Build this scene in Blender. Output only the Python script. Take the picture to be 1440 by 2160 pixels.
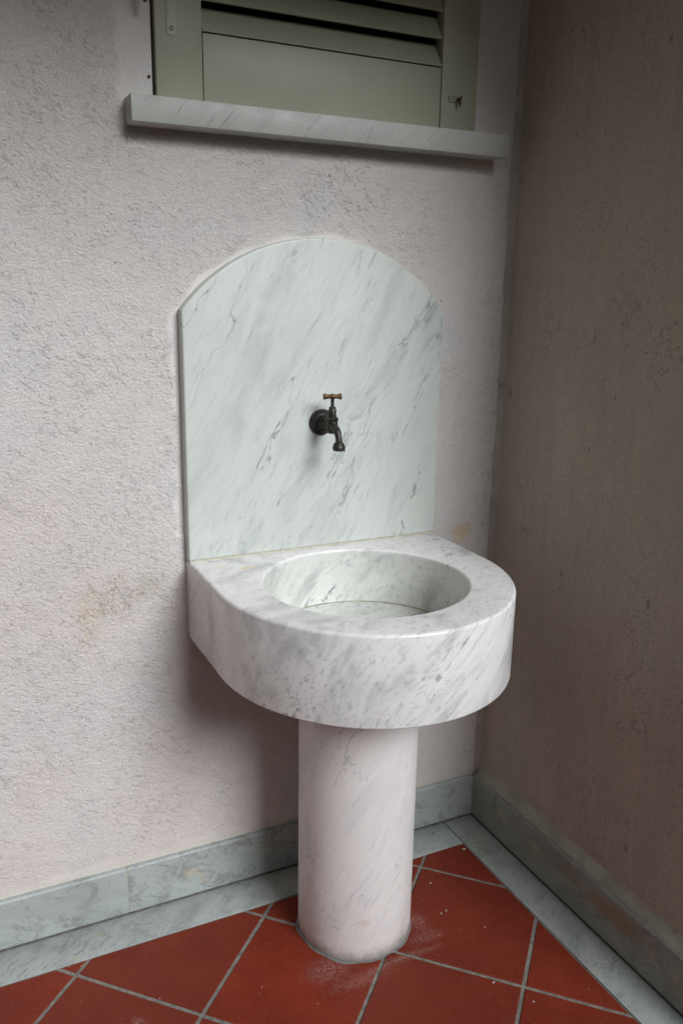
import bpy, bmesh, math, random
import numpy as np
from mathutils import Vector, Matrix

for o in list(bpy.data.objects):
    bpy.data.objects.remove(o)
S = bpy.context.scene
COL = S.collection
random.seed(7)
rng = np.random.default_rng(7)
rad = math.radians

# ------------------------------------------------------------------ camera
cam_d = bpy.data.cameras.new('camera')
cam = bpy.data.objects.new('camera', cam_d)
COL.objects.link(cam)
cam_d.sensor_fit = 'VERTICAL'
cam_d.sensor_height = 36.0
cam_d.sensor_width = 24.0
cam_d.lens = 1791.2204 / 2160 * 36
cam_d.clip_start = 0.05
cam_d.clip_end = 500
_y, _p, _r = rad(-25.9663), rad(-14.5474), rad(0.9456)
fw = Vector((-math.sin(_y) * math.cos(_p), math.cos(_y) * math.cos(_p), math.sin(_p)))
rt = Vector((math.cos(_y), math.sin(_y), 0))
up = rt.cross(fw)
rt2 = math.cos(_r) * rt + math.sin(_r) * up
up2 = -math.sin(_r) * rt + math.cos(_r) * up
M = Matrix((rt2, up2, -fw)).transposed().to_4x4()
M.translation = Vector((-1.2568, -1.7221, 1.4161))
cam.matrix_world = M
S.camera = cam

# ------------------------------------------------------------------ light
SUN_EL, SUN_AZ = 33.0, 14.5          # azimuth: degrees from -y towards +x
wd = bpy.data.worlds.new('World')
S.world = wd
wd.use_nodes = True
wn = wd.node_tree
for n in list(wn.nodes):
    wn.nodes.remove(n)
sky = wn.nodes.new('ShaderNodeTexSky')
sky.sky_type = 'NISHITA'
sky.sun_disc = False
sky.sun_elevation = rad(SUN_EL)
sky.sun_rotation = rad(180 - SUN_AZ)
sky.dust_density = 4.0
sky.air_density = 1.0
hs = wn.nodes.new('ShaderNodeHueSaturation')
hs.inputs['Saturation'].default_value = 0.35
bg = wn.nodes.new('ShaderNodeBackground')
bg.inputs['Strength'].default_value = 0.05
wo = wn.nodes.new('ShaderNodeOutputWorld')
wn.links.new(sky.outputs[0], hs.inputs['Color'])
wn.links.new(hs.outputs[0], bg.inputs['Color'])
wn.links.new(bg.outputs[0], wo.inputs['Surface'])

sl = bpy.data.lights.new('sun', 'SUN')
sl.energy = 3.0
sl.angle = rad(27)
sl.color = (0.90, 0.945, 1.0)
so = bpy.data.objects.new('sun', sl)
COL.objects.link(so)
sd = Vector((math.sin(rad(SUN_AZ)) * math.cos(rad(SUN_EL)), -math.cos(rad(SUN_AZ)) * math.cos(rad(SUN_EL)), math.sin(rad(SUN_EL))))
so.rotation_euler = sd.to_track_quat('Z', 'Y').to_euler()
so.location = (0.5, -4, 4)

S.view_settings.view_transform = 'Standard'
S.view_settings.look = 'None'
S.view_settings.exposure = 0.19
S.view_settings.gamma = 1
S.view_settings.use_curve_mapping = False
S.render.engine = 'CYCLES'
S.cycles.max_bounces = 8
S.cycles.diffuse_bounces = 6

# ------------------------------------------------------------------ helpers
def tag(o, label=None, cat=None, group=None, kind=None):
    if label: o['label'] = label
    if cat: o['category'] = cat
    if group: o['group'] = group
    if kind: o['kind'] = kind
    return o

def empty(name, loc, label=None, cat=None, group=None):
    o = bpy.data.objects.new(name, None)
    COL.objects.link(o)
    o.location = loc
    o.empty_display_size = 0.05
    return tag(o, label, cat, group)

def finish(bm, name, mat, parent=None, sharp=38, smooth=True):
    bmesh.ops.recalc_face_normals(bm, faces=bm.faces)
    if smooth:
        for f in bm.faces: f.smooth = True
        for e in bm.edges:
            if len(e.link_faces) == 2 and e.calc_face_angle(0) > rad(sharp):
                e.smooth = False
    me = bpy.data.meshes.new(name)
    bm.to_mesh(me); bm.free()
    me.materials.append(mat)
    o = bpy.data.objects.new(name, me)
    COL.objects.link(o)
    if parent:
        o.parent = parent
        o.matrix_parent_inverse = Matrix.Translation(-Vector(parent.location))
    return o

def add_box(bm, a, b, bevel=0.0, seg=2):
    x0, y0, z0 = a; x1, y1, z1 = b
    r = bmesh.ops.create_cube(bm, size=1)
    vs = r['verts']
    for v in vs:
        v.co = Vector(((x0 + x1) / 2 + v.co.x * (x1 - x0), (y0 + y1) / 2 + v.co.y * (y1 - y0), (z0 + z1) / 2 + v.co.z * (z1 - z0)))
    if bevel > 0:
        es = list({e for v in vs for e in v.link_edges})
        bmesh.ops.bevel(bm, geom=es, offset=bevel, segments=seg, profile=0.5, affect='EDGES')

def box(name, mat, a, b, parent=None, bevel=0.0, seg=2):
    bm = bmesh.new()
    add_box(bm, a, b, bevel, seg)
    return finish(bm, name, mat, parent, smooth=bevel > 0)

def add_loft(bm, rings, cap0=True, cap1=True, closed=True):
    vr = [[bm.verts.new(p) for p in r] for r in rings]
    n = len(vr[0])
    for i in range(len(vr) - 1):
        for j in range(n if closed else n - 1):
            k = (j + 1) % n
            bm.faces.new((vr[i][j], vr[i][k], vr[i + 1][k], vr[i + 1][j]))
    if cap0: bm.faces.new(vr[0][::-1])
    if cap1: bm.faces.new(vr[-1])
    return vr

def lathe_rings(c, axis, prof, n=40):
    """prof: list of (radius, distance along axis)"""
    ax = Vector(axis).normalized()
    u = ax.orthogonal().normalized(); w = ax.cross(u)
    c = Vector(c)
    return [[c + ax * d + (u * math.cos(2 * math.pi * k / n) + w * math.sin(2 * math.pi * k / n)) * r for k in range(n)] for r, d in prof]

def tube_rings(pts, radii, n=24):
    pts = [Vector(p) for p in pts]
    rings = []
    u = None
    for i, p in enumerate(pts):
        t = (pts[min(i + 1, len(pts) - 1)] - pts[max(i - 1, 0)]).normalized()
        if u is None: u = Vector((1, 0, 0)) if abs(t.x) < .9 else Vector((0, 0, 1))
        u = (u - t * u.dot(t)).normalized(); w = t.cross(u)
        rings.append([p + (u * math.cos(2 * math.pi * k / n) + w * math.sin(2 * math.pi * k / n)) * radii[i] for k in range(n)])
    return rings

# ------------------------------------------------------------------ material helpers
class NT:
    def __init__(s, name):
        s.m = bpy.data.materials.new(name); s.m.use_nodes = True
        s.t = s.m.node_tree; s.n = s.t.nodes; s.l = s.t.links
        for n in list(s.n): s.n.remove(n)
        s.out = s.n.new('ShaderNodeOutputMaterial')
        s.b = s.n.new('ShaderNodeBsdfPrincipled')
        s.l.new(s.b.outputs[0], s.out.inputs['Surface'])
    def put(s, sock, v):
        if isinstance(v, bpy.types.NodeSocket): s.l.new(v, sock)
        elif v is not None:
            if sock.type == 'RGBA' and len(v) == 3: v = (*v, 1)
            sock.default_value = v
    def coords(s, rot=(0, 0, 0), scale=(1, 1, 1), loc=(0, 0, 0), src=None, kind='POINT'):
        if src is None:
            tc = s.n.new('ShaderNodeTexCoord'); src = tc.outputs['Object']
        mp = s.n.new('ShaderNodeMapping'); mp.vector_type = kind
        mp.inputs['Rotation'].default_value = rot
        mp.inputs['Scale'].default_value = scale
        mp.inputs['Location'].default_value = loc
        s.l.new(src, mp.inputs['Vector'])
        return mp.outputs[0]
    def noise(s, v, scale, detail=4, rough=.5, dist=0, out='Fac'):
        n = s.n.new('ShaderNodeTexNoise')
        s.l.new(v, n.inputs['Vector'])
        n.inputs['Scale'].default_value = scale; n.inputs['Detail'].default_value = detail
        n.inputs['Roughness'].default_value = rough; n.inputs['Distortion'].default_value = dist
        return n.outputs[out]
    def voro(s, v, scale, feature='F1', out='Distance', rnd=1):
        n = s.n.new('ShaderNodeTexVoronoi'); n.feature = feature
        s.l.new(v, n.inputs['Vector']); n.inputs['Scale'].default_value = scale
        n.inputs['Randomness'].default_value = rnd
        return n.outputs[out]
    def math(s, op, a, b=None, c=None, clamp=False):
        n = s.n.new('ShaderNodeMath'); n.operation = op; n.use_clamp = clamp
        s.put(n.inputs[0], a); s.put(n.inputs[1], b)
        if c is not None: s.put(n.inputs[2], c)
        return n.outputs[0]
    def ss(s, v, a, b, lo=0.0, hi=1.0):
        n = s.n.new('ShaderNodeMapRange'); n.interpolation_type = 'SMOOTHSTEP'
        s.put(n.inputs[0], v)
        n.inputs[1].default_value = a; n.inputs[2].default_value = b
        n.inputs[3].default_value = lo; n.inputs[4].default_value = hi
        return n.outputs[0]
    def mix(s, f, a, b, mode='MIX'):
        n = s.n.new('ShaderNodeMix'); n.data_type = 'RGBA'; n.blend_type = mode
        s.put(n.inputs[0], f); s.put(n.inputs[6], a); s.put(n.inputs[7], b)
        return n.outputs[2]
    def vadd(s, a, b, op='ADD'):
        n = s.n.new('ShaderNodeVectorMath'); n.operation = op
        s.put(n.inputs[0], a); s.put(n.inputs[1], b)
        return n.outputs[0]
    def vscale(s, a, f):
        n = s.n.new('ShaderNodeVectorMath'); n.operation = 'SCALE'
        s.put(n.inputs[0], a); n.inputs[3].default_value = f
        return n.outputs[0]
    def obj(s):
        return s.n.new('ShaderNodeTexCoord').outputs['Object']
    def rand(s):
        return s.n.new('ShaderNodeObjectInfo').outputs['Random']
    def attr(s, name):
        a = s.n.new('ShaderNodeAttribute'); a.attribute_name = name
        return a.outputs['Fac']
    def sep(s, v):
        n = s.n.new('ShaderNodeSeparateXYZ'); s.l.new(v, n.inputs[0]); return n.outputs
    def bump(s, h, strength, dist):
        n = s.n.new('ShaderNodeBump')
        s.put(n.inputs['Strength'], strength); n.inputs['Distance'].default_value = dist
        s.l.new(h, n.inputs['Height'])
        s.l.new(n.outputs[0], s.b.inputs['Normal'])
    def spot(s, c, r, wob=0.3, nscale=30):
        """soft-edged patch mask round a world point: marks with a shape of their own"""
        v = s.obj()
        d = s.vadd(v, c, 'SUBTRACT')
        d = s.vadd(d, (1 / r[0], 1 / r[1], 1 / r[2]), 'MULTIPLY')
        n = s.n.new('ShaderNodeVectorMath'); n.operation = 'LENGTH'; s.l.new(d, n.inputs[0])
        ln = n.outputs['Value']
        w = s.math('MULTIPLY_ADD', s.noise(v, nscale, 5, .65), wob * 4, -wob * 2)
        return s.ss(s.math('ADD', ln, w), 1.15, 0.35)

def marble(name, d=(0.50, 0.12, 0.86), base=(.72, .73, .71), grey=(.33, .35, .35), streak=.75, veins=1.0, cloud=.4,
           scale=1.0, rough=.34, stain=0.0, seed=0.0, blotch=0.0, bowl=False, foot=0.0, pits=True, perobj=0.0, stains=(), warm=None):
    m = NT(name)
    # frame whose local X runs along the veins
    e1 = Vector(d).normalized(); e3 = Vector((0.35, 0.9, -0.3)); e3 = (e3 - e1 * e3.dot(e1)).normalized(); e2 = e3.cross(e1)
    R3 = Matrix((e1, e2, e3))            # rows: world -> local
    rot = R3.to_euler('XYZ')
    src = m.obj()
    if perobj:
        sh = m.n.new('ShaderNodeCombineXYZ')
        r = m.math('MULTIPLY', m.rand(), perobj)
        for i in range(3): m.l.new(r, sh.inputs[i])
        src = m.vadd(src, sh.outputs[0])
    base_c = m.coords(rot=tuple(rot), loc=(seed, seed * .7, seed * 1.3), src=src)
    warp = m.noise(base_c, 6 * scale, 4, .6, out='Color')
    wc = m.vadd(base_c, m.vscale(m.vadd(warp, (.5, .5, .5), 'SUBTRACT'), .045 / scale))
    def st(v, sx, sy, sz, l=(0, 0, 0)):
        return m.coords(scale=(sx, sy, sz), loc=l, src=v)
    # broad smoky bands along the vein direction
    a = m.noise(st(wc, 3, 14, 12), scale, 5, .62, .4)
    broad = m.ss(a, .47, .70)
    # short feathery wisps
    w = m.noise(st(wc, 11, 90, 75), scale, 6, .68, .35)
    wisps = m.ss(w, .545, .69)
    area = m.ss(m.noise(st(wc, 3, 8, 8, (3, 1, 4)), scale, 3, .55), .44, .63)
    wisps = m.math('MULTIPLY', wisps, m.math('MULTIPLY_ADD', area, .85, .15))
    # thin continuous veins: ridges of a stretched noise
    r1 = m.noise(st(wc, 1.3, 11, 9, (7, 2, 1)), scale, 4, .55, .25)
    rid = m.ss(m.math('ABSOLUTE', m.math('SUBTRACT', r1, .5)), .0065, .0)
    rmask = m.ss(m.noise(st(base_c, 5, 9, 9, (2, 8, 3)), scale, 3, .6), .44, .60)
    rid = m.math('MULTIPLY', rid, rmask)
    # crinkled short dark threads
    r2 = m.noise(st(wc, 4.5, 36, 30, (1, 5, 9)), scale, 6, .66, .45)
    rid2 = m.ss(m.math('ABSOLUTE', m.math('SUBTRACT', r2, .5)), .016, .0)
    fine = m.ss(m.noise(st(wc, 5, 120, 95, (3, 3, 5)), scale, 5, .66, .25), .50, .72)
    fine = m.math('MULTIPLY', fine, m.ss(m.noise(st(base_c, 4, 7, 7, (8, 1, 3)), scale, 3, .6), .36, .62, .25, 1.0))
    rid2 = m.math('MULTIPLY', rid2, m.ss(m.noise(st(base_c, 8, 20, 16, (6, 3, 2)), scale, 3, .6), .56, .68))
    c0 = m.noise(st(wc, 4, 13, 11, (2, 2, 9)), scale, 5, .62)
    col = m.mix(m.math('MULTIPLY', m.ss(c0, .38, .68), cloud), base, tuple(b * .80 + g * .20 for b, g in zip(base, grey)))
    col = m.mix(m.math('MULTIPLY', broad, .36 * streak), col, grey)
    col = m.mix(m.math('MULTIPLY', wisps, .80 * streak), col, grey)
    dark = tuple(g * .62 for g in grey)
    col = m.mix(m.math('MULTIPLY', fine, .42 * streak), col, grey)
    col = m.mix(m.math('MULTIPLY', rid, .65 * veins), col, dark)
    col = m.mix(m.math('MULTIPLY', rid2, .50 * veins), col, dark)
    if blotch:
        bl = m.noise(m.coords(src=src, scale=(1, 1, 1), loc=(1, 6, 2)), 15, 6, .62, .5)
        col = m.mix(m.math('MULTIPLY', m.ss(bl, .50, .68), blotch), col, (.16, .165, .15))
        bl2 = m.math('ABSOLUTE', m.math('SUBTRACT', m.noise(m.coords(src=src, loc=(9, 3, 3)), 9, 5, .62, 1.0), .5))
        col = m.mix(m.math('MULTIPLY', m.math('MULTIPLY', m.ss(bl2, .022, 0), m.ss(bl, .42, .55)), blotch), col, (.15, .145, .125))
    # crystal grain
    g = m.noise(src, 420, 3, .6)
    col = m.mix(m.ss(g, .3, .7, 0, .10), col, (.9, .9, .9))
    if pits:
        p = m.voro(src, 34)
        pk = m.math('MULTIPLY', m.ss(p, .055, .03), m.ss(m.noise(src, 9, 2), .56, .6))
        col = m.mix(m.math('MULTIPLY', pk, .8), col, (.10, .09, .08))
    if stain:
        y = m.ss(m.noise(m.coords(src=src, scale=(1, 1, 1), loc=(4, 4, 4)), 17, 4, .6), .60, .74)
        col = m.mix(m.math('MULTIPLY', y, stain), col, (.47, .38, .20))
    for (c, rr, cc, k) in stains:
        col = m.mix(m.math('MULTIPLY', m.spot(c, rr), k), col, cc)
    if warm:
        col = m.mix(1.0, col, warm, 'MULTIPLY')
    if bowl:      # dull, greenish scum inside the bowl
        d2 = m.vadd(m.vadd(src, (-.4872, -.263, 0), 'SUBTRACT'), (1, 1, 0), 'MULTIPLY')
        ln = m.n.new('ShaderNodeVectorMath'); ln.operation = 'LENGTH'; m.l.new(d2, ln.inputs[0])
        z_ = m.sep(src)[2]
        k1 = m.math('MULTIPLY', m.ss(ln.outputs['Value'], .2135, .2115), m.ss(z_, .846, .838))
        sc_ = m.ss(m.noise(src, 18, 5, .65), .25, .7, .65, 1.0)
        col = m.mix(m.math('MULTIPLY', k1, sc_), col, m.mix(1.0, col, (.80, .83, .79), 'MULTIPLY'))
        lime = m.math('MULTIPLY', m.math('MULTIPLY', k1, m.ss(m.noise(src, 60, 6, .7), .55, .7)), m.ss(z_, .745, .722))
        col = m.mix(m.math('MULTIPLY', lime, .5), col, (.40, .38, .28))
    if foot:      # grime wicking up from the floor
        z_ = m.sep(src)[2]
        k1 = m.ss(m.math('ADD', z_, m.math('MULTIPLY', m.noise(src, 30, 5, .7), .06)), .070, .028)
        col = m.mix(m.math('MULTIPLY', k1, foot), col, (.17, .165, .12))
    m.put(m.b.inputs['Base Color'], col)
    ro = m.ss(m.noise(src, 22, 5, .6), .3, .7, rough - .07, rough + .12)
    m.put(m.b.inputs['Roughness'], ro)
    m.b.inputs['Specular IOR Level'].default_value = .45
    m.bump(m.math('ADD', m.noise(src, 300, 3, .6), m.math('MULTIPLY', m.noise(src, 40, 3, .5), 2.0)), .25, .0006)
    return m.m

def metal(name, c1, c2, rough=.5, met=.75, seed=0, green=None):
    m = NT(name)
    v = m.obj()
    f = m.noise(m.coords(loc=(seed, 0, 0)), 90, 6, .7)
    col = m.mix(m.ss(f, .35, .65), c1, c2)
    if green:
        col = m.mix(m.ss(m.noise(v, 60, 5, .7), .56, .68, 0, .8), col, green)
    m.put(m.b.inputs['Base Color'], col)
    m.b.inputs['Metallic'].default_value = met
    m.put(m.b.inputs['Roughness'], m.ss(f, .3, .7, rough - .12, rough + .15))
    m.bump(m.noise(v, 500, 4, .7), .5, .0006)
    return m.m

def plaster(name, base, right=False):
    m = NT(name)
    v = m.obj()
    rough_mask = m.attr('stucco')                      # 0 where the render is trowelled smooth
    ang = rad(-36) if not right else rad(8)
    # dragged float finish: everything stretched along one slanting direction
    ax = (0, ang, 0) if not right else (ang, 0, 0)
    sc = (0.60, 1, 1.0) if not right else (1, .75, .62)
    vv = m.coords(rot=ax, scale=(1, 1, 1), src=v)
    vv = m.coords(scale=sc, src=vv)
    wv = m.vadd(vv, m.vscale(m.vadd(m.noise(vv, 30, 3, .6, out='Color'), (.5, .5, .5), 'SUBTRACT'), .022))
    n1 = m.noise(wv, 120, 5, .66)
    n2 = m.noise(wv, 260, 5, .65)
    pit = m.ss(n1, .435, .36)                           # torn pits
    area = m.ss(m.noise(v, 6, 6, .7), .36, .66, .25, 1.1)
    grain = m.noise(v, 700, 3, .6)
    big = m.noise(v, 9, 3, .5)
    if right:
        drip = m.noise(m.coords(scale=(1, 34, 1.6), src=v), 1, 4, .6)
    h = m.math('MULTIPLY', pit, -.60)
    h = m.math('ADD', h, m.math('MULTIPLY', n2, .95))
    h = m.math('ADD', h, m.math('MULTIPLY', n1, 1.1))
    h = m.math('MULTIPLY', h, area)
    n3 = m.noise(m.coords(scale=(.8, 1, 1), src=v), 185, 5, .72)
    h = m.math('ADD', h, m.math('MULTIPLY', n3, 1.95))
    h = m.math('MULTIPLY', h, rough_mask)
    h = m.math('ADD', h, m.math('MULTIPLY', grain, .07))
    h = m.math('ADD', h, m.math('MULTIPLY', big, 1.2))
    if right:
        h = m.math('ADD', h, m.math('MULTIPLY', drip, .5))
    amp = .0024 if not right else .0019
    dn = m.n.new('ShaderNodeDisplacement')
    m.l.new(h, dn.inputs['Height']); dn.inputs['Midlevel'].default_value = 1.1
    dn.inputs['Scale'].default_value = amp
    m.l.new(dn.outputs[0], m.out.inputs['Displacement'])
    m.m.displacement_method = 'BOTH'
    # colour: old distemper with slightly different coats, shade and grime of the pits put into the colour
    c = m.mix(m.ss(m.noise(v, 3.2, 5, .6), .35, .65), base, tuple(b * k for b, k in zip(base, (1.02, .97, .955))))
    c = m.mix(m.ss(m.noise(v, 26, 4, .6), .45, .75, 0, .35), c, tuple(b * .86 for b in base))
    dirt_shade = m.math('MULTIPLY', m.math('MULTIPLY', m.ss(n1, .38, .29), rough_mask), m.ss(m.noise(v, 7, 4, .6), .46, .68, .0, .15))
    c = m.mix(dirt_shade, c, (.20, .155, .12))
    c = m.mix(m.ss(m.noise(v, 1500, 2, .6), .66, .76, 0, .25), c, tuple(b * .6 for b in base))
    if not right:
        def blot(cn, r, cc, k, ns=30, wob=.35):
            return m.math('MULTIPLY', m.spot(cn, r, wob, ns), k)
        # damp patch with ochre bloom left of the basin
        f = blot((-.945, .012, .78), (.085, .3, .055), None, .65, 45, .55)
        speck = m.ss(m.noise(v, 150, 6, .75), .48, .58)
        c = m.mix(m.math('MULTIPLY', f, m.math('MULTIPLY_ADD', speck, .75, .12)), c, (.30, .23, .12))
        c = m.mix(blot((-1.000, .012, .745), (.034, .3, .070), None, .45, 34, .7), c, (.62, .53, .41))
        c = m.mix(blot((-.86, .012, .80), (.05, .3, .04), None, .3, 60, .5), c, (.42, .36, .28))
        c = m.mix(blot((-.075, .012, .83), (.035, .3, .028), None, .8, 70, .5), c, (.62, .48, .30))
        # mildew creeping out of the corner
        x = m.sep(v)[0]
        mc = m.math('MULTIPLY', m.ss(x, -.12, 0.03), m.ss(m.noise(v, 60, 5, .7), .50, .66))
        c = m.mix(m.math('MULTIPLY', mc, .30), c, (.20, .18, .13))
        # paint drips and yellowed edge along the skirting
        z = m.sep(v)[2]
        e = m.math('MULTIPLY', m.ss(m.math('ADD', z, m.math('MULTIPLY', m.noise(v, 40, 4, .6), .02)), .152, .136), .6)
        c = m.mix(e, c, (.56, .53, .44))
        hole = m.ss(m.voro(v, 13), .040, .018)
        c = m.mix(m.math('MULTIPLY', hole, .55), c, (.13, .10, .08))
    else:
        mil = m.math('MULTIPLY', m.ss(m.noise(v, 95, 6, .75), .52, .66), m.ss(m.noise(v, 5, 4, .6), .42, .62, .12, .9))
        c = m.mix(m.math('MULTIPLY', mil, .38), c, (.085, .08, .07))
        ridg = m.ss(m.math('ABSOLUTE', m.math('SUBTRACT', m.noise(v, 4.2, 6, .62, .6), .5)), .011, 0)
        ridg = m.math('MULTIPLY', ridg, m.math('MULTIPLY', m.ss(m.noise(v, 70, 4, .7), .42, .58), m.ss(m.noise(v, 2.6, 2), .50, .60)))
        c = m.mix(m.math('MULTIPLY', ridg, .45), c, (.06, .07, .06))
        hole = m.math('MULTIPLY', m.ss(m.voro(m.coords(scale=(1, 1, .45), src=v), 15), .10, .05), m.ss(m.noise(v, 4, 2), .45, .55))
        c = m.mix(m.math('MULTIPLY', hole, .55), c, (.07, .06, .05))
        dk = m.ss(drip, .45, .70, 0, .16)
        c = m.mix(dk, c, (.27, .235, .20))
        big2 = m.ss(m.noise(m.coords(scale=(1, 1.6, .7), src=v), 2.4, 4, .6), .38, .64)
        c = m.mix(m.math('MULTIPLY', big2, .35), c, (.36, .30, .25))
        z = m.sep(v)[2]
        e = m.math('MULTIPLY', m.ss(m.math('ADD', z, m.math('MULTIPLY', m.noise(v, 40, 4, .6), .012)), .168, .150), .7)
        c = m.mix(e, c, (.50, .48, .38))
    gr = m.ss(m.noise(v, 330, 4, .75), .36, .64, .90 if not right else .80, 1.06 if not right else 1.15)
    gc = m.n.new('ShaderNodeCombineXYZ')
    for i in range(3): m.l.new(gr, gc.inputs[i])
    c = m.mix(1.0, c, gc.outputs[0], 'MULTIPLY')
    m.put(m.b.inputs['Base Color'], c)
    m.b.inputs['Roughness'].default_value = .92
    m.b.inputs['Specular IOR Level'].default_value = .2
    return m.m

def simple(name, c, rough=.7, var=.12, nscale=20, bump=.3, bscale=200, dirt_shade=None):
    m = NT(name)
    v = m.obj()
    col = m.mix(m.ss(m.noise(v, nscale, 5, .6), .3, .7), c, tuple(k * (1 - var) for k in c))
    if dirt_shade:
        col = m.mix(m.ss(m.noise(v, nscale * 3, 6, .7), .55, .72, 0, .6), col, dirt_shade)
    m.put(m.b.inputs['Base Color'], col)
    m.b.inputs['Roughness'].default_value = rough
    m.bump(m.noise(v, bscale, 4, .6), bump, .001)
    return m.m

# ------------------------------------------------------------------ materials
PINK = (.635, .612, .590)
M_wall = plaster('stucco', PINK)
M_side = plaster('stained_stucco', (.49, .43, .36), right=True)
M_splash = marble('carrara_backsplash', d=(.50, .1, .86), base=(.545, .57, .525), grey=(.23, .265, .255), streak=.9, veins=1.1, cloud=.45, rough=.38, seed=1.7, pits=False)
M_basin = marble('carrara_basin', d=(.72, .25, .62), base=(.765, .745, .725), grey=(.20, .22, .225), streak=1.3, veins=.45, cloud=.4, scale=1.0, rough=.22, seed=5.3, bowl=True,
                 stains=[((-.685, -.10, .847), (.018, .012, .01), (.60, .47, .24), .8), ((-.735, -.075, .847), (.012, .01, .01), (.62, .55, .34), .6),
                         ((-.60, -.52, .70), (.012, .03, .008), (.62, .54, .38), .35), ((-.55, -.55, .745), (.006, .03, .004), (.55, .44, .28), .45)])
M_ped = marble('carrara_pedestal', foot=.75, stains=[((-.475, -.364, .655), (.006, .02, .010), (.16, .08, .04), .8), ((-.52, -.35, .10), (.02, .03, .012), (.55, .47, .33), .5)], d=(.48, -.1, .88), base=(.72, .675, .65), grey=(.34, .35, .37), streak=.75, veins=.8, cloud=.3, rough=.40, seed=9.1)
M_sill = marble('carrara_sill', d=(.7, .1, .7), base=(.425, .44, .40), grey=(.22, .24, .22), streak=.8, veins=.8, rough=.5, seed=12.4)
M_skirt = marble('carrara_skirting', d=(.8, .1, -.35), base=(.35, .385, .37), grey=(.14, .165, .155), blotch=.6, streak=.7, veins=.9, cloud=1.0, scale=.9, rough=.42, seed=3.3, stain=.45, perobj=3.0)
M_strip = marble('carrara_border', d=(.7, .6, .2), base=(.37, .40, .38), grey=(.155, .18, .175), streak=1.2, veins=1.0, cloud=.5, scale=1.1, blotch=.35, rough=.36, seed=6.6, stain=.45, perobj=3.0)

def tile_mat():
    m = NT('terracotta_tile')
    v = m.obj()
    r = m.rand()
    geo = m.n.new('ShaderNodeNewGeometry').outputs['Position']     # world position: marks run across tiles
    c = m.mix(m.ss(m.noise(geo, 7, 5, .6), .3, .7), (.225, .027, .010), (.160, .018, .007))
    c = m.mix(m.math('MULTIPLY', r, .55), c, (.135, .022, .011))
    c = m.mix(m.ss(m.noise(geo, 160, 5, .7), .50, .75, 0, .40), c, (.34, .075, .035))
    c = m.mix(m.ss(m.noise(geo, 420, 4, .7), .60, .72, 0, .35), c, (.10, .020, .012))
    # limescale bloom round the pedestal and scattered specks
    def sp(cn, rr, k, ns=45, wob=.4):
        d = m.vadd(geo, cn, 'SUBTRACT'); d = m.vadd(d, (1 / rr[0], 1 / rr[1], 5), 'MULTIPLY')
        n = m.n.new('ShaderNodeVectorMath'); n.operation = 'LENGTH'; m.l.new(d, n.inputs[0])
        w = m.math('MULTIPLY_ADD', m.noise(geo, ns, 6, .7), wob * 4, -wob * 2)
        return m.math('MULTIPLY', m.math('MULTIPLY', m.ss(m.math('ADD', n.outputs['Value'], w), 1.3, .1), m.ss(m.noise(geo, 170, 6, .75), .38, .66)), k * 1.15)
    for a in [((-.60, -.345, 0), (.06, .04), .30), ((-.55, -.40, 0), (.08, .02), .25), ((-.355, -.30, 0), (.03, .04), .25),
              ((-.36, -.35, 0), (.05, .02), .25), ((-1.0, -.35, 0), (.02, .05), .6), ((-.44, -.385, 0), (.10, .012), .3)]:
        c = m.mix(sp(*a), c, (.50, .38, .34))
    halo = m.ss(m.math('ABSOLUTE', m.math('SUBTRACT', m.noise(geo, 11, 4, .6), .5)), .008, 0, 0, .12)
    c = m.mix(m.ss(m.noise(geo, 900, 2, .6), .60, .75, 0, .35), c, (.42, .12, .06))
    sx = m.voro(geo, 45)
    c = m.mix(m.math('MULTIPLY', m.ss(sx, .075, .05), m.ss(m.noise(geo, 8, 2), .52, .58, 0, .7)), c, (.60, .52, .48))
    m.put(m.b.inputs['Base Color'], c)
    m.put(m.b.inputs['Roughness'], m.ss(m.noise(geo, 35, 5, .6), .3, .7, .48, .72))
    m.b.inputs['Specular IOR Level'].default_value = .3
    m.bump(m.math('ADD', m.noise(geo, 280, 4, .6), m.math('MULTIPLY', m.noise(geo, 14, 3, .5), 3)), .28, .0007)
    return m.m
M_tile = tile_mat()
M_grout = simple('cement_grout', (.265, .25, .215), .95, .45, 70, .8, 500, dirt_shade=(.11, .09, .07))
M_paint = simple('sage_shutter_paint', (.37, .385, .285), .48, .07, 12, .12, 260)
M_dark = simple('gap_shade', (.03, .03, .025), .9, .2)
M_brass = metal('aged_brass', (.035, .034, .032), (.085, .078, .068), .46, .8, green=(.10, .16, .15))
M_black = metal('blackened_iron', (.018, .016, .018), (.045, .035, .032), .5, .5, 3)
M_handle = metal('worn_handle_bronze', (.075, .035, .018), (.13, .085, .03), .48, .65, 5)
M_fit = metal('painted_metal_fitting', (.30, .31, .25), (.16, .13, .09), .5, .3, 8)
M_rust = metal('rusty_iron', (.10, .055, .03), (.05, .03, .02), .7, .4, 9)
M_seal = simple('yellowed_sealant', (.48, .46, .35), .6, .25, 60, .4, 300, dirt_shade=(.30, .25, .14))
M_seam = simple('bowl_seam_grime', (.36, .35, .27), .7, .35, 40, .4, 300, dirt_shade=(.18, .16, .10))
M_mortar = simple('grey_mortar', (.20, .20, .185), .9, .4, 60, .8, 300, dirt_shade=(.08, .075, .06))
M_chip = simple('paint_chip', (.72, .70, .66), .7, .1)
M_ceil = simple('ceiling_plaster', (.30, .26, .22), .9, .15, 6, .5, 120)
M_ground = simple('courtyard_ground', (.065, .06, .05), .95, .3, 3, .6, 40)
M_water = NT('water_drop')
M_water.b.inputs['Base Color'].default_value = (1, 1, 1, 1)
M_water.b.inputs['Transmission Weight'].default_value = 1
M_water.b.inputs['IOR'].default_value = 1.33
M_water.b.inputs['Roughness'].default_value = 0
M_water = M_water.m

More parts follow.
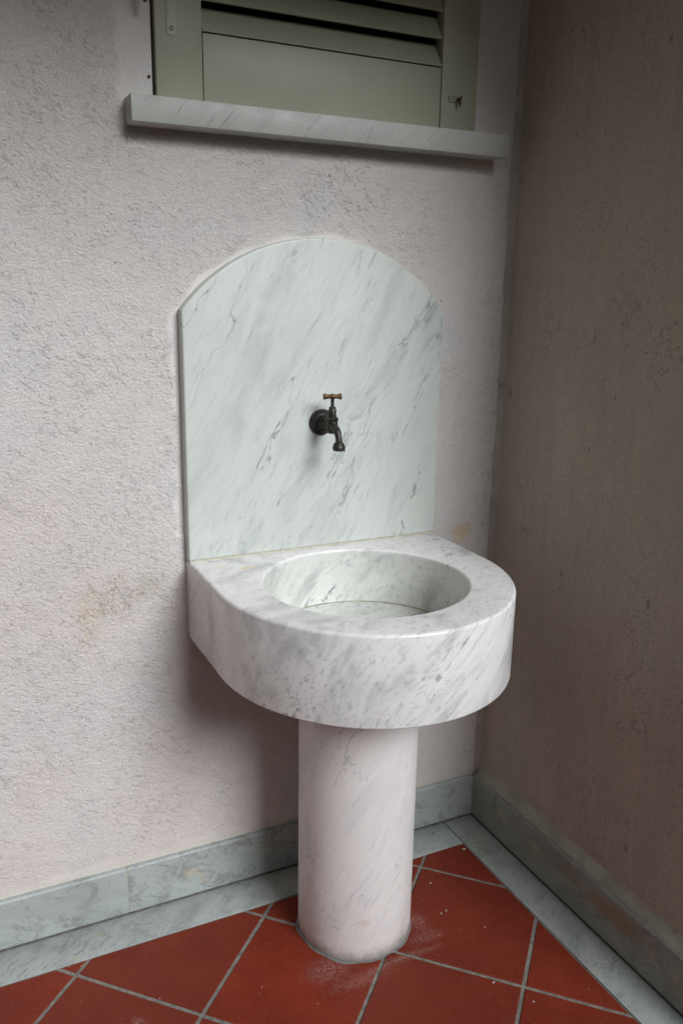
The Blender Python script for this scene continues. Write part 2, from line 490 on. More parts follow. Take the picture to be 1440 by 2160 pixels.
# ------------------------------------------------------------------ dimensions (metres)
WY = 0.012          # plane of the back wall
WX = 0.026          # plane of the side wall
SHX0, SHX1, SHZ0 = -.817, -.102, 1.766
OPX0, OPX1, OPZ0, OPZ1 = -.8225, -.0975, 1.759, 2.30
PX0, PX1 = -.788, -.1735      # backsplash and basin
BZ = .847

# ------------------------------------------------------------------ ground, floor
gm = bmesh.new()
add_box(gm, (-60, -60, -.30), (60, 60, -.062))
ground = finish(gm, 'ground', M_ground, smooth=False); tag(ground, kind='structure')

floor = box('floor', M_grout, (-3.3, -1.42, -.06), (WX + .2, .2, -.0025))
tag(floor, kind='structure')

T, G = .30, .0086
a = rad(44.85)
U = Vector((math.cos(a), math.sin(a))); V = Vector((math.sin(a), -math.cos(a)))
O0 = Vector((-1.0917, -.1333))
SX, SY = -.0885, -.0985

def clip(poly, n, d):
    out = []
    for i in range(len(poly)):
        p, q = poly[i], poly[(i + 1) % len(poly)]
        dp, dq = p.dot(n) - d, q.dot(n) - d
        if dp <= 0: out.append(p)
        if (dp < 0 < dq) or (dq < 0 < dp):
            out.append(p + (q - p) * (dp / (dp - dq)))
    return out

def tile_mesh(poly, org, z0=-.02, z1=0.0, bev=.0016):
    bm = bmesh.new()
    n = len(poly)
    ar = sum(poly[i].x * poly[(i + 1) % n].y - poly[(i + 1) % n].x * poly[i].y for i in range(n))
    if ar < 0: poly = poly[::-1]
    def inset(k):
        res = []
        for i in range(n):
            p0, p1, p2 = poly[i - 1], poly[i], poly[(i + 1) % n]
            e1, e2 = (p1 - p0).normalized(), (p2 - p1).normalized()
            n1, n2 = Vector((-e1.y, e1.x)), Vector((-e2.y, e2.x))
            b = (n1 + n2); b = b / max(b.length_squared, .3) * 2
            res.append(p1 + b * k)
        return res
    rings = [[Vector((p.x - org.x, p.y - org.y, z0)) for p in poly],
             [Vector((p.x - org.x, p.y - org.y, z1 - bev)) for p in poly],
             [Vector((p.x - org.x, p.y - org.y, z1)) for p in inset(bev)]]
    add_loft(bm, rings, cap0=False)
    bmesh.ops.recalc_face_normals(bm, faces=bm.faces)
    me = bpy.data.meshes.new('tile'); bm.to_mesh(me); bm.free()
    me.materials.append(M_tile)
    return me

h = (T - G) / 2
whole = None
for i in range(-14, 15):
    for j in range(-14, 15):
        c = O0 + U * T * (i + .5) + V * T * (j + .5)
        if not (-3.4 < c.x < .3 and -1.7 < c.y < .3): continue
        poly = [c + U * h * s + V * h * t for s, t in ((-1, -1), (1, -1), (1, 1), (-1, 1))]
        full = all(p.x < SX - .004 and -1.41 < p.y < SY - .004 for p in poly)
        if full:
            if whole is None:
                whole = tile_mesh([p - c for p in poly], Vector((0, 0)))
            me = whole
        else:
            p2 = clip(clip(clip(poly, Vector((1, 0)), SX - .003), Vector((0, 1)), SY - .003), Vector((0, -1)), 1.41)
            if len(p2) < 3: continue
            p3 = []
            for p in p2:
                if not p3 or (p - p3[-1]).length > .002: p3.append(p)
            if len(p3) > 2 and (p3[0] - p3[-1]).length < .002: p3.pop()
            if len(p3) < 3: continue
            me = tile_mesh(p3, c)
        o = bpy.data.objects.new('tile', me); COL.objects.link(o)
        o.location = (c.x, c.y, random.uniform(-.0007, .0005))
        o.rotation_euler = (random.uniform(-.0015, .0015), random.uniform(-.0015, .0015), 0)
        o.parent = floor

# marble border round the tiles, part of the floor
def slab(name, a_, b_, mat, parent, bevel=.0012):
    return box(name, mat, a_, b_, parent, bevel, 2)
xs = [-.0885 - .0015, -1.39, -1.89, -2.49, -3.1]
for k in range(len(xs) - 1):
    slab('border_slab', (xs[k + 1] + .0012, SY, -.02), (xs[k] - .0012, -.0012, .0012), M_strip, floor)
ys = [-.0008, -1.41]
for k in range(len(ys) - 1):
    slab('border_slab', (SX, ys[k + 1] + .0012, -.02), (-.0012, ys[k] - .0012, .0014), M_strip, floor)

# ------------------------------------------------------------------ walls
def smooth01(x, a_, b_):
    t = np.clip((x - a_) / (b_ - a_), 0, 1); return t * t * (3 - 2 * t)

def grid_lines(lo, hi, fine_lo, fine_hi, step, coarse, must=()):
    pts = set()
    v = [lo]
    x = lo
    while x < fine_lo - coarse: x += coarse; v.append(x)
    n = int(round((fine_hi - fine_lo) / step))
    v += list(np.linspace(fine_lo, fine_hi, n + 1))
    x = fine_hi
    while x < hi - coarse: x += coarse; v.append(x)
    if v[-1] < hi - 1e-6: v.append(hi)
    v = np.array(sorted(set(np.round(v, 6))))
    for m_ in must:
        v[np.argmin(np.abs(v - m_))] = m_
    return np.array(sorted(set(v)))

def wall_mesh(name, mat, ul, zl, plane, axis, hole=None, stucco=None, extra=None):
    nu, nz = len(ul), len(zl)
    Ug, Zg = np.meshgrid(ul, zl, indexing='ij')
    if axis == 'y':
        co = np.stack([Ug, np.full_like(Ug, plane), Zg], -1).reshape(-1, 3)
    else:
        co = np.stack([np.full_like(Ug, plane), Ug, Zg], -1).reshape(-1, 3)
    idx = np.arange(nu * nz).reshape(nu, nz)
    if axis == 'y':      # faces towards -y
        q = np.stack([idx[:-1, :-1], idx[1:, :-1], idx[1:, 1:], idx[:-1, 1:]], -1)
    else:                # faces towards -x
        q = np.stack([idx[1:, :-1], idx[:-1, :-1], idx[:-1, 1:], idx[1:, 1:]], -1)
    keep = np.ones((nu - 1, nz - 1), bool)
    if hole:
        uc = (ul[:-1] + ul[1:]) / 2; zc = (zl[:-1] + zl[1:]) / 2
        ins = (uc[:, None] > hole[0]) & (uc[:, None] < hole[1]) & (zc[None] > hole[2]) & (zc[None] < hole[3])
        keep &= ~ins
    q = q[keep]
    at = stucco(Ug, Zg).reshape(-1)
    # closing faces (reveals, back, ends) as extra quads
    ev, ef = [], []
    for quad in (extra or []):
        b_ = len(co) + len(ev); ev += quad; ef.append([b_, b_ + 1, b_ + 2, b_ + 3])
    if ev:
        co = np.concatenate([co, np.array(ev, float)]); q = np.concatenate([q.reshape(-1, 4), np.array(ef)])
        at = np.concatenate([at, np.zeros(len(ev))])
    me = bpy.data.meshes.new(name)
    me.vertices.add(len(co)); me.vertices.foreach_set('co', co.astype(np.float32).ravel())
    me.loops.add(q.size); me.loops.foreach_set('vertex_index', q.astype(np.int32).ravel())
    me.polygons.add(len(q)); me.polygons.foreach_set('loop_start', (np.arange(len(q)) * 4).astype(np.int32))
    me.polygons.foreach_set('use_smooth', np.ones(len(q), bool))
    me.update(calc_edges=True)
    A = me.attributes.new('stucco', 'FLOAT', 'POINT'); A.data.foreach_set('value', at.astype(np.float32))
    me.materials.append(mat)
    o = bpy.data.objects.new(name, me); COL.objects.link(o)
    return o

def sp_top(x):
    """height of the backsplash outline above each x"""
    xm = (PX0 + PX1) / 2; w = (PX1 - PX0) / 2; rise = .149
    R_ = (w * w + rise * rise) / (2 * rise)
    return 1.376 + rise - R_ + np.sqrt(np.maximum(R_ * R_ - (x - xm) ** 2, 1e-6))

def stucco_back(x, z):
    k = np.ones_like(x)
    nz_ = .004 * np.sin(x * 61 + z * 17) + .004 * np.sin(z * 83 - x * 23)
    k *= smooth01(-x + nz_, .045, .085) * .93 + .07          # cove at the corner
    dx = np.maximum(np.maximum(PX0 - x, x - PX1), 0)
    dz = np.maximum(z - sp_top(np.clip(x, PX0, PX1)), 0)
    d = np.where(z > .9, np.hypot(dx, dz), 9)
    k *= smooth01(d + nz_, .004, .022) * .8 + .2
    dx = np.maximum(np.maximum(-.877 - x, x + .035), 0); dz = np.maximum(np.maximum(1.71 - z, z - 3), 0)
    k *= smooth01(np.hypot(dx, dz) + nz_, .003, .02) * .8 + .2
    dx = np.maximum(np.maximum(OPX0 - x, x - OPX1), 0); dz = np.maximum(np.maximum(OPZ0 - z, z - OPZ1), 0)
    k *= smooth01(np.hypot(dx, dz) + nz_, .004, .022)
    k *= smooth01(z + nz_, .13, .165) * .9 + .1
    # the render left of the basin is rougher than beside the corner
    k *= 1 - .55 * smooth01(x, -.30, -.08)
    k *= 1 - .35 * smooth01(-z, -.62, -.25) 
    return k

step = .0029
ul = grid_lines(-3.3, WX + .004, -1.32, WX + .004, step, .06, (OPX0, OPX1))
zl = grid_lines(-.02, 2.40, -.02, 2.09, step, .06, (OPZ0, OPZ1))
D = .14
ex = [[(OPX0, WY, OPZ0), (OPX0, WY, OPZ1), (OPX0, WY + D, OPZ1), (OPX0, WY + D, OPZ0)],
      [(OPX1, WY, OPZ0), (OPX1, WY + D, OPZ0), (OPX1, WY + D, OPZ1), (OPX1, WY, OPZ1)],
      [(OPX0, WY, OPZ1), (OPX1, WY, OPZ1), (OPX1, WY + D, OPZ1), (OPX0, WY + D, OPZ1)],
      [(OPX0, WY + D, OPZ0), (OPX0, WY + D, OPZ1), (OPX1, WY + D, OPZ1), (OPX1, WY + D, OPZ0)],
      [(-3.3, WY + .3, -.02), (WX, WY + .3, -.02), (WX, WY + .3, 2.40), (-3.3, WY + .3, 2.40)]]
bw = wall_mesh('plaster_wall', M_wall, ul, zl, WY, 'y', (OPX0, OPX1, OPZ0, OPZ1), stucco_back, ex)
tag(bw, 'pale pinkish stuccoed wall with rough pitted finish behind the marble basin', 'wall')

def stucco_side(y, z):
    k = np.ones_like(y) * .62
    n_ = .004 * np.sin(y * 71 + z * 13)
    k *= smooth01(-y + n_, .02, .07) * .9 + .1
    k *= smooth01(z + n_, .13, .19) * .9 + .1
    k *= .55 + .45 * smooth01(z, .5, 1.3)
    return k
SL = .84
yl = grid_lines(-SL, WY + .004, -SL, WY + .004, .0034, .05)
zl2 = grid_lines(-.02, 2.40, -.02, 2.09, .0034, .06)
ex = [[(WX, -SL, -.02), (WX + .2, -SL, -.02), (WX + .2, -SL, 2.40), (WX, -SL, 2.40)],
      [(WX + .2, -SL, -.02), (WX + .2, WY + .3, -.02), (WX + .2, WY + .3, 2.40), (WX + .2, -SL, 2.40)]]
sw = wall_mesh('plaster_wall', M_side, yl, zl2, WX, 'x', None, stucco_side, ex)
tag(sw, 'shaded brownish side wall with mildew specks and drip stains, to the right of the basin', 'wall')

# roof of the porch, out of the picture, sized to shade the upper wall
CD = 1.08
ceil = box('ceiling', M_ceil, (-3.3, -CD, 2.40), (WX + .2, WY + .3, 2.60)); tag(ceil, kind='structure')
fw_ = box('plaster_wall', M_ceil, (-3.5, -1.42, -.06), (-3.3, WY + .3, 2.40))  # unseen end wall added to keep the side wall dark
tag(fw_, 'unseen plaster wall added at the far left end to keep light off the side wall', 'wall')

ow = box('plaster_wall', M_ground, (-12, -6.4, -.06), (9, -6.0, 2.9))  # added out of view to cut low sky light and deepen shadows
tag(ow, 'unseen plain wall added behind the camera to block low sky light', 'wall')
# rounded plaster fillet in the corner is part of the back wall
bm = bmesh.new()
rings = []
nzs = 180
for k in range(nzs + 1):
    z = .118 + (2.39 - .118) * k / nzs
    wob = .0016 * math.sin(z * 9.1) + .0010 * math.sin(z * 27 + 1)
    r = .016 + wob
    ring = []
    for t in range(7):
        b_ = math.pi / 2 * t / 6
        ring.append(Vector((WX + .001 - r + r * math.sin(b_), WY + .001 - r + r * math.cos(b_), z)))
    rings.append(ring)
add_loft(bm, rings, False, False, closed=False)
bmesh.ops.reverse_faces(bm, faces=bm.faces)
M_cove = simple('corner_plaster', (.47, .43, .385), .92, .22, 14, .5, 160, dirt_shade=(.20, .185, .15))
cove = finish(bm, 'corner_fillet', M_cove, bw)

# ------------------------------------------------------------------ skirting
def skirt_profile(t, hgt):
    r = .006
    pr = [(t, 0.0048), (.0008, 0.0048), (0, .0060)]
    for k in range(6):
        b_ = math.pi / 2 * k / 5
        pr.append((r - r * math.cos(b_), hgt - r + r * math.sin(b_)))
    pr += [(t, hgt)]
    return pr

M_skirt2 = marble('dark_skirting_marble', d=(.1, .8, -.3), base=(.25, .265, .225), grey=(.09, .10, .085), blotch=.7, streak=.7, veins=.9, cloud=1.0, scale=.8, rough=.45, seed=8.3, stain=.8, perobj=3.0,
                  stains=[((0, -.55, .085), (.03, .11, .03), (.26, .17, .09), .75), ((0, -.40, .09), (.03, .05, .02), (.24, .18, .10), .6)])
def skirting(name, along, s0, s1, t, hgt, parent):
    bm = bmesh.new()
    pr = skirt_profile(t, hgt)
    rings = []
    e = .0008
    for s, ins in ((s0, e), (s0 + e, 0), (s1 - e, 0), (s1, e)):
        if along == 'x': rings.append([Vector((s, p[0] + (ins if p[0] < t / 2 else 0), p[1])) for p in pr])
        else: rings.append([Vector((p[0] + (ins if p[0] < t / 2 else 0), s, p[1])) for p in pr])
    add_loft(bm, rings)
    return finish(bm, name, M_skirt if along == 'x' else M_skirt2, parent, sharp=30)

sk1 = empty('marble_skirting', (-.9, .006, 0), 'grey veined marble skirting along the foot of the stuccoed back wall', 'skirting')
for s0, s1 in ((-.475, -.0012), (-.950, -.4765), (-1.425, -.9515), (-1.9, -1.4265), (-2.4, -1.9015), (-3.28, -2.4015)):
    skirting('skirting_slab', 'x', s0, s1, .03, .1225, sk1)
sk2 = empty('marble_skirting', (.006, -.6, 0), 'dark greenish marble skirting with rusty stains along the shaded side wall', 'skirting')
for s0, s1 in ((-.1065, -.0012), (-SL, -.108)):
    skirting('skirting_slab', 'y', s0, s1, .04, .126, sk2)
for k, s_ in enumerate((-.4757, -.9507, -1.4257)):
    box('joint_filler', M_seal, (s_ - .0012, .0009, .006), (s_ + .0012, .01, .1205), sk1)
box('joint_filler', M_mortar, (.0010, -.1087, .006), (.01, -.1058, .124), sk2)
# lip of plaster dribbled on the top of the side skirting
bm = bmesh.new()
rings = []
for k in range(161):
    y = -.004 - (SL - .01) * k / 160
    w = .0015 * math.sin(y * 31) + .001 * math.sin(y * 77 + 2)
    rings.append([Vector((WX + .004, y, .124)), Vector((.0085 + w, y, .1255)), Vector((.0115 + w, y, .131)), Vector((WX - .0045, y, .149 + w)), Vector((WX + .004, y, .155 + w))])
add_loft(bm, rings)
M_lip = simple('skirting_plaster_lip', (.42, .41, .33), .9, .3, 18, .6, 160, dirt_shade=(.20, .17, .10))
finish(bm, 'plaster_lip', M_lip, sw)
# hairline of light filler in the skirting corner
box('filler_line', M_seal, (-.0030, -.0020, .004), (.0016, .0020, .121), sk1, .0008, 1)

# ------------------------------------------------------------------ window sill + shutter
sill = box('window_sill', M_sill, (-.877, -.044, 1.712), (-.037, .145, 1.759), None, .0022, 2)
tag(sill, 'pale marble window sill with light grey veins under the green shutter', 'windowsill')

sh = empty('window_shutter', ((SHX0 + SHX1) / 2, .02, SHZ0), 'sage green louvred wooden shutter closed over the window above the basin', 'shutter')
FY, BY = .001, .034
STL, STR = -.7265, -.1945
TOPZ = 2.28
box('stile', M_paint, (SHX0, FY, SHZ0), (STL - .0009, BY, TOPZ), sh, .0018, 2)
box('stile', M_paint, (STR + .0009, FY, SHZ0), (SHX1, BY, TOPZ), sh, .0018, 2)
box('bottom_panel', M_paint, (STL + .0007, FY + .0008, SHZ0), (STR - .0007, BY - .003, 1.8865), sh, .0014, 2)
box('top_rail', M_paint, (STL + .0007, FY + .0008, TOPZ - .10), (STR - .0007, BY - .003, TOPZ), sh, .0014, 2)
def slat(z0):
    bm = bmesh.new()
    p = [(FY + .0015, z0), (FY + .0010, z0 + .002), (FY + .030, z0 + .0475), (FY + .0325, z0 + .048), (FY + .036, z0 + .046), (FY + .0090, z0 + .0002)]
    rings = [[Vector((x, y, z)) for y, z in p] for x in (STL + .0004, STR - .0004)]
    add_loft(bm, rings)
    return finish(bm, 'slat', M_paint, sh, sharp=25)
z = 1.8895
while z < TOPZ - .14:
    slat(z); z += .0533
box('gap_shade_sheet', M_dark, (STL - .01, BY + .028, 1.88), (STR + .01, BY + .034, TOPZ - .05), sh)  # near-black sheet, paints the shade behind the louvre slats
# flush bolt cover on the left stile: long strip with a round foot, a screw in it
bm = bmesh.new()
out = []
for k in range(17):
    b_ = math.pi + math.pi * k / 16
    out.append((-.786 + .0107 * math.cos(b_), 1.884 + .0107 * math.sin(b_)))
out += [(-.7753, 2.2), (-.7967, 2.2)]
rings = [[Vector((x, FY + .002, z_)) for x, z_ in out], [Vector((x, FY - .0009, z_)) for x, z_ in out],
         [Vector((-.786 + (x + .786) * .93, FY - .0014, 1.884 + (z_ - 1.884) * .99)) for x, z_ in out]]
add_loft(bm, rings)
bc = finish(bm, 'bolt_cover', M_paint, sh)
bm = bmesh.new()
add_loft(bm, lathe_rings((-.7865, FY - .001, 1.8855), (0, -1, 0), [(.0042, -.001), (.0042, .0008), (.0032, .0020), (.0015, .0023), (.0013, .0011), (.0004, .0010)], 20))
s_ = finish(bm, 'screw', M_fit, bc)
# small catch on the right stile
cp = box('catch_plate', M_fit, (-.1745, FY - .0022, 1.8215), (-.1405, FY + .001, 1.8335), sh, .0006, 1)
bm = bmesh.new()
add_loft(bm, tube_rings([(-.1525, FY - .001, 1.828), (-.1525, FY - .010, 1.828), (-.1525, FY - .012, 1.824), (-.1530, FY - .012, 1.815), (-.1530, FY - .011, 1.811)], [.0024, .0024, .0026, .0021, .0012], 12))
finish(bm, 'catch_pin', M_rust, cp)
bm = bmesh.new()
add_loft(bm, tube_rings([(-.1530, FY - .007, 1.826), (-.1480, FY - .010, 1.832), (-.1455, FY - .009, 1.833)], [.0018, .0018, .0010], 10))
finish(bm, 'catch_finger', M_rust, cp)
# wall-mounted shutter holder whose foot just enters the frame at the top left
st = empty('shutter_holder', (-.846, WY, 1.94), 'small dark iron shutter holder on the wall at the very top left of the shutter', 'shutter holder')
bm = bmesh.new()
add_loft(bm, tube_rings([(-.842, WY + .01, 1.955), (-.842, WY - .030, 1.955), (-.842, WY - .038, 1.948), (-.841, WY - .040, 1.928), (-.840, WY - .039, 1.915)], [.005, .005, .0055, .005, .003], 14))
finish(bm, 'hook', M_rust, st)
bm = bmesh.new()
add_loft(bm, lathe_rings((-.842, WY, 1.955), (0, -1, 0), [(.014, -.002), (.014, .002), (.012, .004), (.004, .0045)], 24))
finish(bm, 'round_plate', M_rust, st)
# nail hole plug beside the shutter
bm = bmesh.new()
add_loft(bm, lathe_rings((-.8285, WY, 1.801), (0, -1, 0), [(.0030, -.004), (.0030, .0012), (.0020, .0022)], 12))
tag(finish(bm, 'nail', M_rust), 'tiny dark nail in the wall left of the lower corner of the shutter', 'nail')

# ------------------------------------------------------------------ basin with backsplash and pedestal
wb = empty('marble_washbasin', (-.482, -.234, 0), 'white marble washbasin with round bowl, arched backsplash and column pedestal', 'washbasin')

# D-shaped outline sampled by angle round the bowl centre
BX, BYc, BR = -.4872, -.263, .2121
xm = (PX0 + PX1) / 2; hw = (PX1 - PX0) / 2
dS, rY = .2268, .335
outl = []
for k in range(30): outl.append(Vector((PX1 - (PX1 - PX0) * k / 30, WY + .004)))
for k in range(16): outl.append(Vector((PX0, WY + .004 - (WY + .004 + dS) * k / 16)))
for k in range(101):
    b_ = math.pi * k / 100
    outl.append(Vector((xm - hw * math.cos(b_), -dS - rY * math.sin(b_))))
for k in range(1, 16): outl.append(Vector((PX1, -dS + (WY + .004 + dS) * k / 16)))
NO = len(outl)
def off(k):
    res = []
    for i in range(NO):
        p0, p1, p2 = outl[i - 1], outl[i], outl[(i + 1) % NO]
        e1, e2 = (p1 - p0).normalized(), (p2 - p1).normalized()
        n1, n2 = Vector((-e1.y, e1.x)), Vector((-e2.y, e2.x))
        b_ = n1 + n2; b_ = b_ / b_.length_squared * 2
        res.append(p1 + b_ * k)
    return res
# outline runs clockwise or anticlockwise? inset must shrink it
t_ = off(.01)
sgn = 1 if abs(t_[80].y) < abs(outl[80].y) else -1
ang = [math.atan2(p.y - BYc, p.x - BX) for p in outl]
def circ(r, z): return [Vector((BX + r * math.cos(t), BYc + r * math.sin(t), z)) for t in ang]
def oz(k, z): return [Vector((p.x, p.y, z)) for p in off(sgn * k)]
Z0, Z1 = .668, BZ
rings = []
rb = .0035
for k in range(4):
    b_ = math.pi / 2 * k / 3
    rings.append(oz(rb * (1 - math.sin(b_)), Z0 + rb * (1 - math.cos(b_))))
rt_ = .0065
for k in range(6):
    b_ = math.pi / 2 * k / 5
    rings.append(oz(rt_ * (1 - math.cos(b_)), Z1 - rt_ + rt_ * math.sin(b_)))
ri = .0055
for k in range(6):
    b_ = math.pi / 2 * k / 5
    rings.append(circ(BR + .003 - ri * math.sin(b_), Z1 - ri + ri * math.cos(b_)))
wr = BR + .003 - ri
for zz in (.83, .80, .77, .745): rings.append(circ(wr - (Z1 - zz) * .02, zz))
fr, fz = .007, .7195
r0 = wr - .0025
for k in range(1, 6):
    b_ = math.pi / 2 * k / 5
    rings.append(circ(r0 - fr + fr * math.cos(b_), fz + fr - fr * math.sin(b_)))
for rr, dz_ in ((.14, -.0010), (.09, -.0025), (.030, -.004), (.026, -.0065), (.024, -.02)): rings.append(circ(rr, fz + dz_))
bm = bmesh.new()
add_loft(bm, rings)
basin = finish(bm, 'basin', M_basin, wb, sharp=40)
bm = bmesh.new()
R1 = r0 - .0012
add_loft(bm, [[Vector((BX + (R1 + dr) * math.cos(t), BYc + (R1 + dr) * math.sin(t), fz + dz)) for t in [2 * math.pi * k / 96 for k in range(96)]] for dr, dz in ((-.0040, -.0006), (-.0026, .0006), (-.0010, .0022), (.0002, .0040), (.0016, .0044))], False, False)
finish(bm, 'seam', M_seam, basin)
# drain sunk in the bowl floor
bm = bmesh.new()
add_loft(bm, lathe_rings((BX, BYc, fz - .012), (0, 0, 1), [(.0235, 0), (.0235, .0045), (.021, .006), (.018, .0035), (.004, .0030)], 32))
finish(bm, 'drain', M_black, basin)
bm = bmesh.new()

# backsplash slab
rise = .149
R_ = (hw * hw + rise * rise) / (2 * rise)
zc = 1.376 + rise - R_
a0 = math.asin(hw / R_)
def sp_outline(k):
    pts = [(PX0 + k, BZ + .0022 + (k if k > 0 else 0)), (PX1 - k, BZ + .0022 + (k if k > 0 else 0))]
    zs_ = zc + math.sqrt((R_ - k) ** 2 - (hw - k) ** 2)
    for q_ in range(1, 9): pts.append((PX1 - k, BZ + .0022 + (zs_ - BZ) * q_ / 9))
    aa = math.asin((hw - k) / (R_ - k))
    for q_ in range(65):
        b_ = aa - 2 * aa * q_ / 64
        pts.append((xm + (R_ - k) * math.sin(b_), zc + (R_ - k) * math.cos(b_)))
    for q_ in range(8, 0, -1): pts.append((PX0 + k, BZ + .0022 + (zs_ - BZ) * q_ / 9))
    return pts
FS = -.017
rings = []
rr = .0045
rings.append([Vector((x, WY + .01, z_)) for x, z_ in sp_outline(0)])
for k in range(5):
    b_ = math.pi / 2 * k / 4
    rings.append([Vector((x, FS + rr * (1 - math.sin(b_)), z_)) for x, z_ in sp_outline(rr * (1 - math.cos(b_)))])
bm = bmesh.new()
add_loft(bm, rings)
finish(bm, 'backsplash', M_splash, wb, sharp=35)
# sealant bead where backsplash meets basin
bm = bmesh.new()
rings = []
for k in range(61):
    x = PX0 + .002 + (PX1 - PX0 - .004) * k / 60
    r = .0020 + .0006 * math.sin(x * 90) + .0004 * math.sin(x * 211)
    rings.append([Vector((x, FS + .004, BZ - .001)), Vector((x, FS - r, BZ - .001)), Vector((x, FS - r * .45, BZ + r * .6)), Vector((x, FS + .0004, BZ + r * 1.25)), Vector((x, FS + .004, BZ + .004))])
add_loft(bm, rings)
finish(bm, 'sealant_bead', M_seal, wb)
# pedestal column
PCX, PCY, PR = -.4824, -.234, .1299
bm = bmesh.new()
add_loft(bm, lathe_rings((PCX, PCY, 0), (0, 0, 1), [(PR - .003, -.001), (PR - .0008, .002), (PR, .006), (PR, .1), (PR, .3), (PR, .5), (PR, .662), (PR - .001, .6679)], 96))
finish(bm, 'pedestal', M_ped, wb)
bm = bmesh.new()
rings = []
n = 96
for k in range(3): rings.append([])
for q_ in range(n):
    t = 2 * math.pi * q_ / n
    w = .004 + .0022 * math.sin(5 * t) + .0015 * math.sin(11 * t + 1)
    for k, (r, z_) in enumerate(((PR + w, -.001), (PR + w * .5, .0016), (PR - .002, .0034))):
        rings[k].append(Vector((PCX + r * math.cos(t), PCY + r * math.sin(t), z_)))
add_loft(bm, rings, False, False)
finish(bm, 'mortar_ring', M_mortar, wb)

# ------------------------------------------------------------------ tap
TX, TZ = -.4805, 1.1360
tp = empty('water_tap', (TX, FS, TZ), 'small dark bronze garden tap with T-shaped handle on the marble backsplash', 'tap')
bm = bmesh.new()
add_loft(bm, lathe_rings((TX, FS - .0002, TZ), (0, -1, 0), [(.0285, 0), (.0292, .003), (.0285, .0050), (.0262, .0058), (.0215, .0048), (.0160, .0062), (.0135, .009), (.011, .009)], 48))
finish(bm, 'wall_flange', M_black, tp)
by = -.075
bm = bmesh.new()
add_loft(bm, lathe_rings((TX, FS - .004, TZ), (0, -1, 0), [(.0128, 0), (.0128, .012), (.0118, .0135), (.0103, .015), (.0103, .045), (.0098, .058)], 32))
pipe = finish(bm, 'inlet_pipe', M_brass, tp)
bm = bmesh.new()
add_loft(bm, lathe_rings((TX, by, TZ - .018), (0, 0, 1), [(.004, 0), (.0085, .0012), (.0112, .0045), (.0122, .010), (.0125, .020), (.0120, .028), (.0128, .0285), (.0132, .031), (.0132, .0345), (.0120, .036),
                                                    (.0090, .0365), (.0085, .0480), (.0090, .0485), (.0088, .0520), (.0075, .0535), (.0072, .0545), (.0075, .0562), (.0070, .0585), (.004, .0592)], 32))
finish(bm, 'valve_body', M_brass, tp)
# stem and T handle
bm = bmesh.new()
add_loft(bm, lathe_rings((TX, by, TZ + .040), (0, 0, 1), [(.0042, 0), (.0038, .008), (.0036, .016), (.0050, .020)], 20))
finish(bm, 'stem', M_brass, tp)
hc = Vector((TX, by, TZ + .0625))
hd = Vector((math.cos(rad(-14)), math.sin(rad(-14)), .0)).normalized()
hside = Vector((-hd.y, hd.x, 0))
rings = []
for s, hh, ww in ((-.0200, .0042, .0030), (-.0192, .0052, .0042), (-.0165, .0050, .0044), (-.011, .0037, .0038), (-.006, .0036, .0042), (0, .0048, .0058), (.006, .0036, .0042), (.011, .0037, .0038), (.0165, .0050, .0044), (.0192, .0052, .0042), (.0200, .0042, .0030)):
    c = hc + hd * s
    rings.append([c + hside * 1.25 * ww * math.cos(t) * (abs(math.cos(t)) ** -.3 if abs(math.cos(t)) > .01 else 1) + Vector((0, 0, 1)) * 1.3 * hh * math.sin(t) for t in [2 * math.pi * k / 16 for k in range(16)]])
bm = bmesh.new(); add_loft(bm, rings)
finish(bm, 'handle', M_handle, tp)
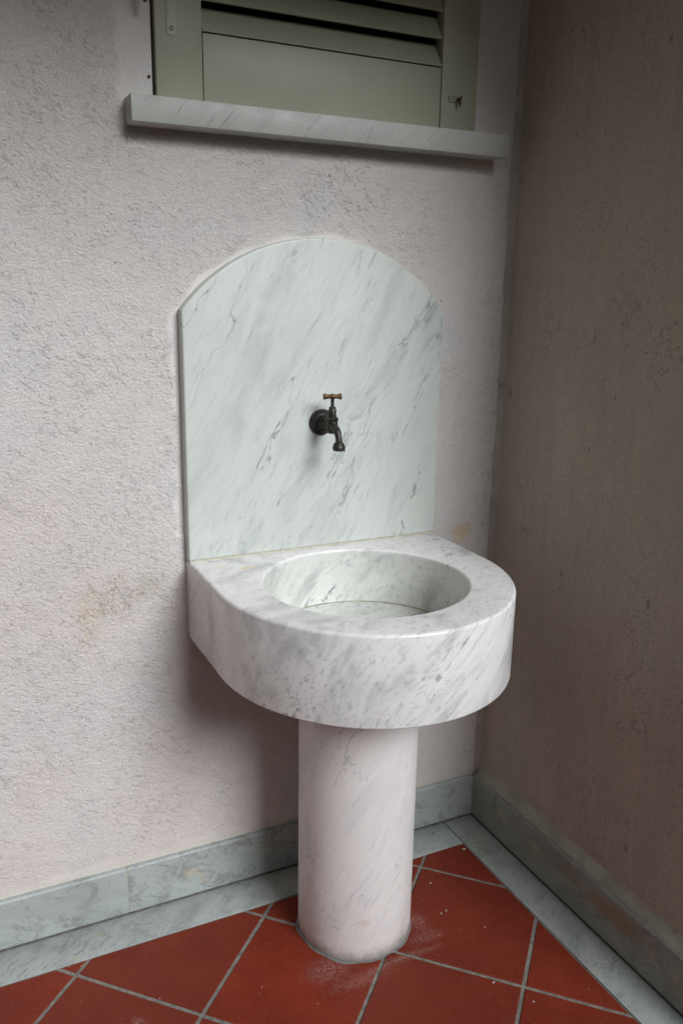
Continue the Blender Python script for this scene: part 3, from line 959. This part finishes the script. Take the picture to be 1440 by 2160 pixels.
# curved spout
pts, rds = [], []
for k in range(15):
    u = k / 14
    p0, p1, p2, p3 = Vector((TX, by - .002, TZ - .003)), Vector((TX, by - .024, TZ - .004)), Vector((TX, by - .034, TZ - .012)), Vector((TX, by - .035, TZ - .0345))
    p = p0 * (1 - u) ** 3 + p1 * 3 * u * (1 - u) ** 2 + p2 * 3 * u * u * (1 - u) + p3 * u ** 3
    pts.append(p); rds.append(.0100 - .0028 * min(1, u * 1.4))
bm = bmesh.new(); add_loft(bm, tube_rings(pts, rds, 28))
finish(bm, 'spout', M_brass, tp)
bm = bmesh.new()
add_loft(bm, lathe_rings((TX, by - .035, TZ - .032), (0, 0, -1), [(.0068, 0), (.0108, .0005), (.0114, .0028), (.0108, .0036), (.0122, .0048), (.0135, .0085), (.0135, .0130), (.0122, .0165), (.0105, .0172), (.0100, .010), (.003, .010)], 32))
nz = finish(bm, 'nozzle', M_brass, tp)
bm = bmesh.new()
bmesh.ops.create_uvsphere(bm, u_segments=16, v_segments=10, radius=.0020)
for v in bm.verts: v.co = Vector((v.co.x, v.co.y, v.co.z * 1.25)) + Vector((TX + .0080, by - .046, TZ - .0475))
drop = finish(bm, 'water_drop', M_water); tag(drop, 'clear water drop hanging at the lip of the tap nozzle', 'water drop')

# ------------------------------------------------------------------ flakes of paint on the tiles
chips = [(-.2538, -.2016, .0042, 'white paint flake on the floor close to the right of the pedestal'),
         (-.2872, -.3029, .0030, 'small white flake on the tile right of the pedestal, nearer one of two'),
         (-.2710, -.2981, .0055, 'greyish flake on the tile right of the pedestal, larger one of two'),
         (-.2195, -.3831, .0022, 'tiny pale flake on the big tile between pedestal and side border'),
         (-.2969, -.5249, .0036, 'white flake lying on the grout line below the crossing on the right'),
         (-.2511, -.6022, .0028, 'small white flake on the lowest right tile near the picture edge'),
         (-.1040, -.1238, .0050, 'white flake in the shaded corner tile beside the marble border'),
         (-.1251, -.6237, .0026, 'tiny white flake on the dark triangular tile by the right border')]
for (x, y, r, lab) in chips:
    bm = bmesh.new()
    n = 7
    angs = sorted(random.uniform(0, 2 * math.pi) for _ in range(n))
    rs = [r * random.uniform(.5, 1.1) for _ in range(n)]
    st_ = random.uniform(.4, .7); ro = random.uniform(0, 3.1)
    def P(k, z_, s=1):
        px, py = rs[k] * math.cos(angs[k]) * s, rs[k] * math.sin(angs[k]) * st_ * s
        return Vector((px * math.cos(ro) - py * math.sin(ro), px * math.sin(ro) + py * math.cos(ro), z_))
    zt = [random.uniform(.0008, .0020) for _ in range(n)]
    add_loft(bm, [[P(k, .0000) for k in range(n)], [P(k, zt[k], .95) for k in range(n)]])
    o = finish(bm, 'paint_flake', M_chip, smooth=False)
    o.location = (x, y, .0008)
    tag(o, lab, 'flake', 'paint flakes scattered on the tiles')
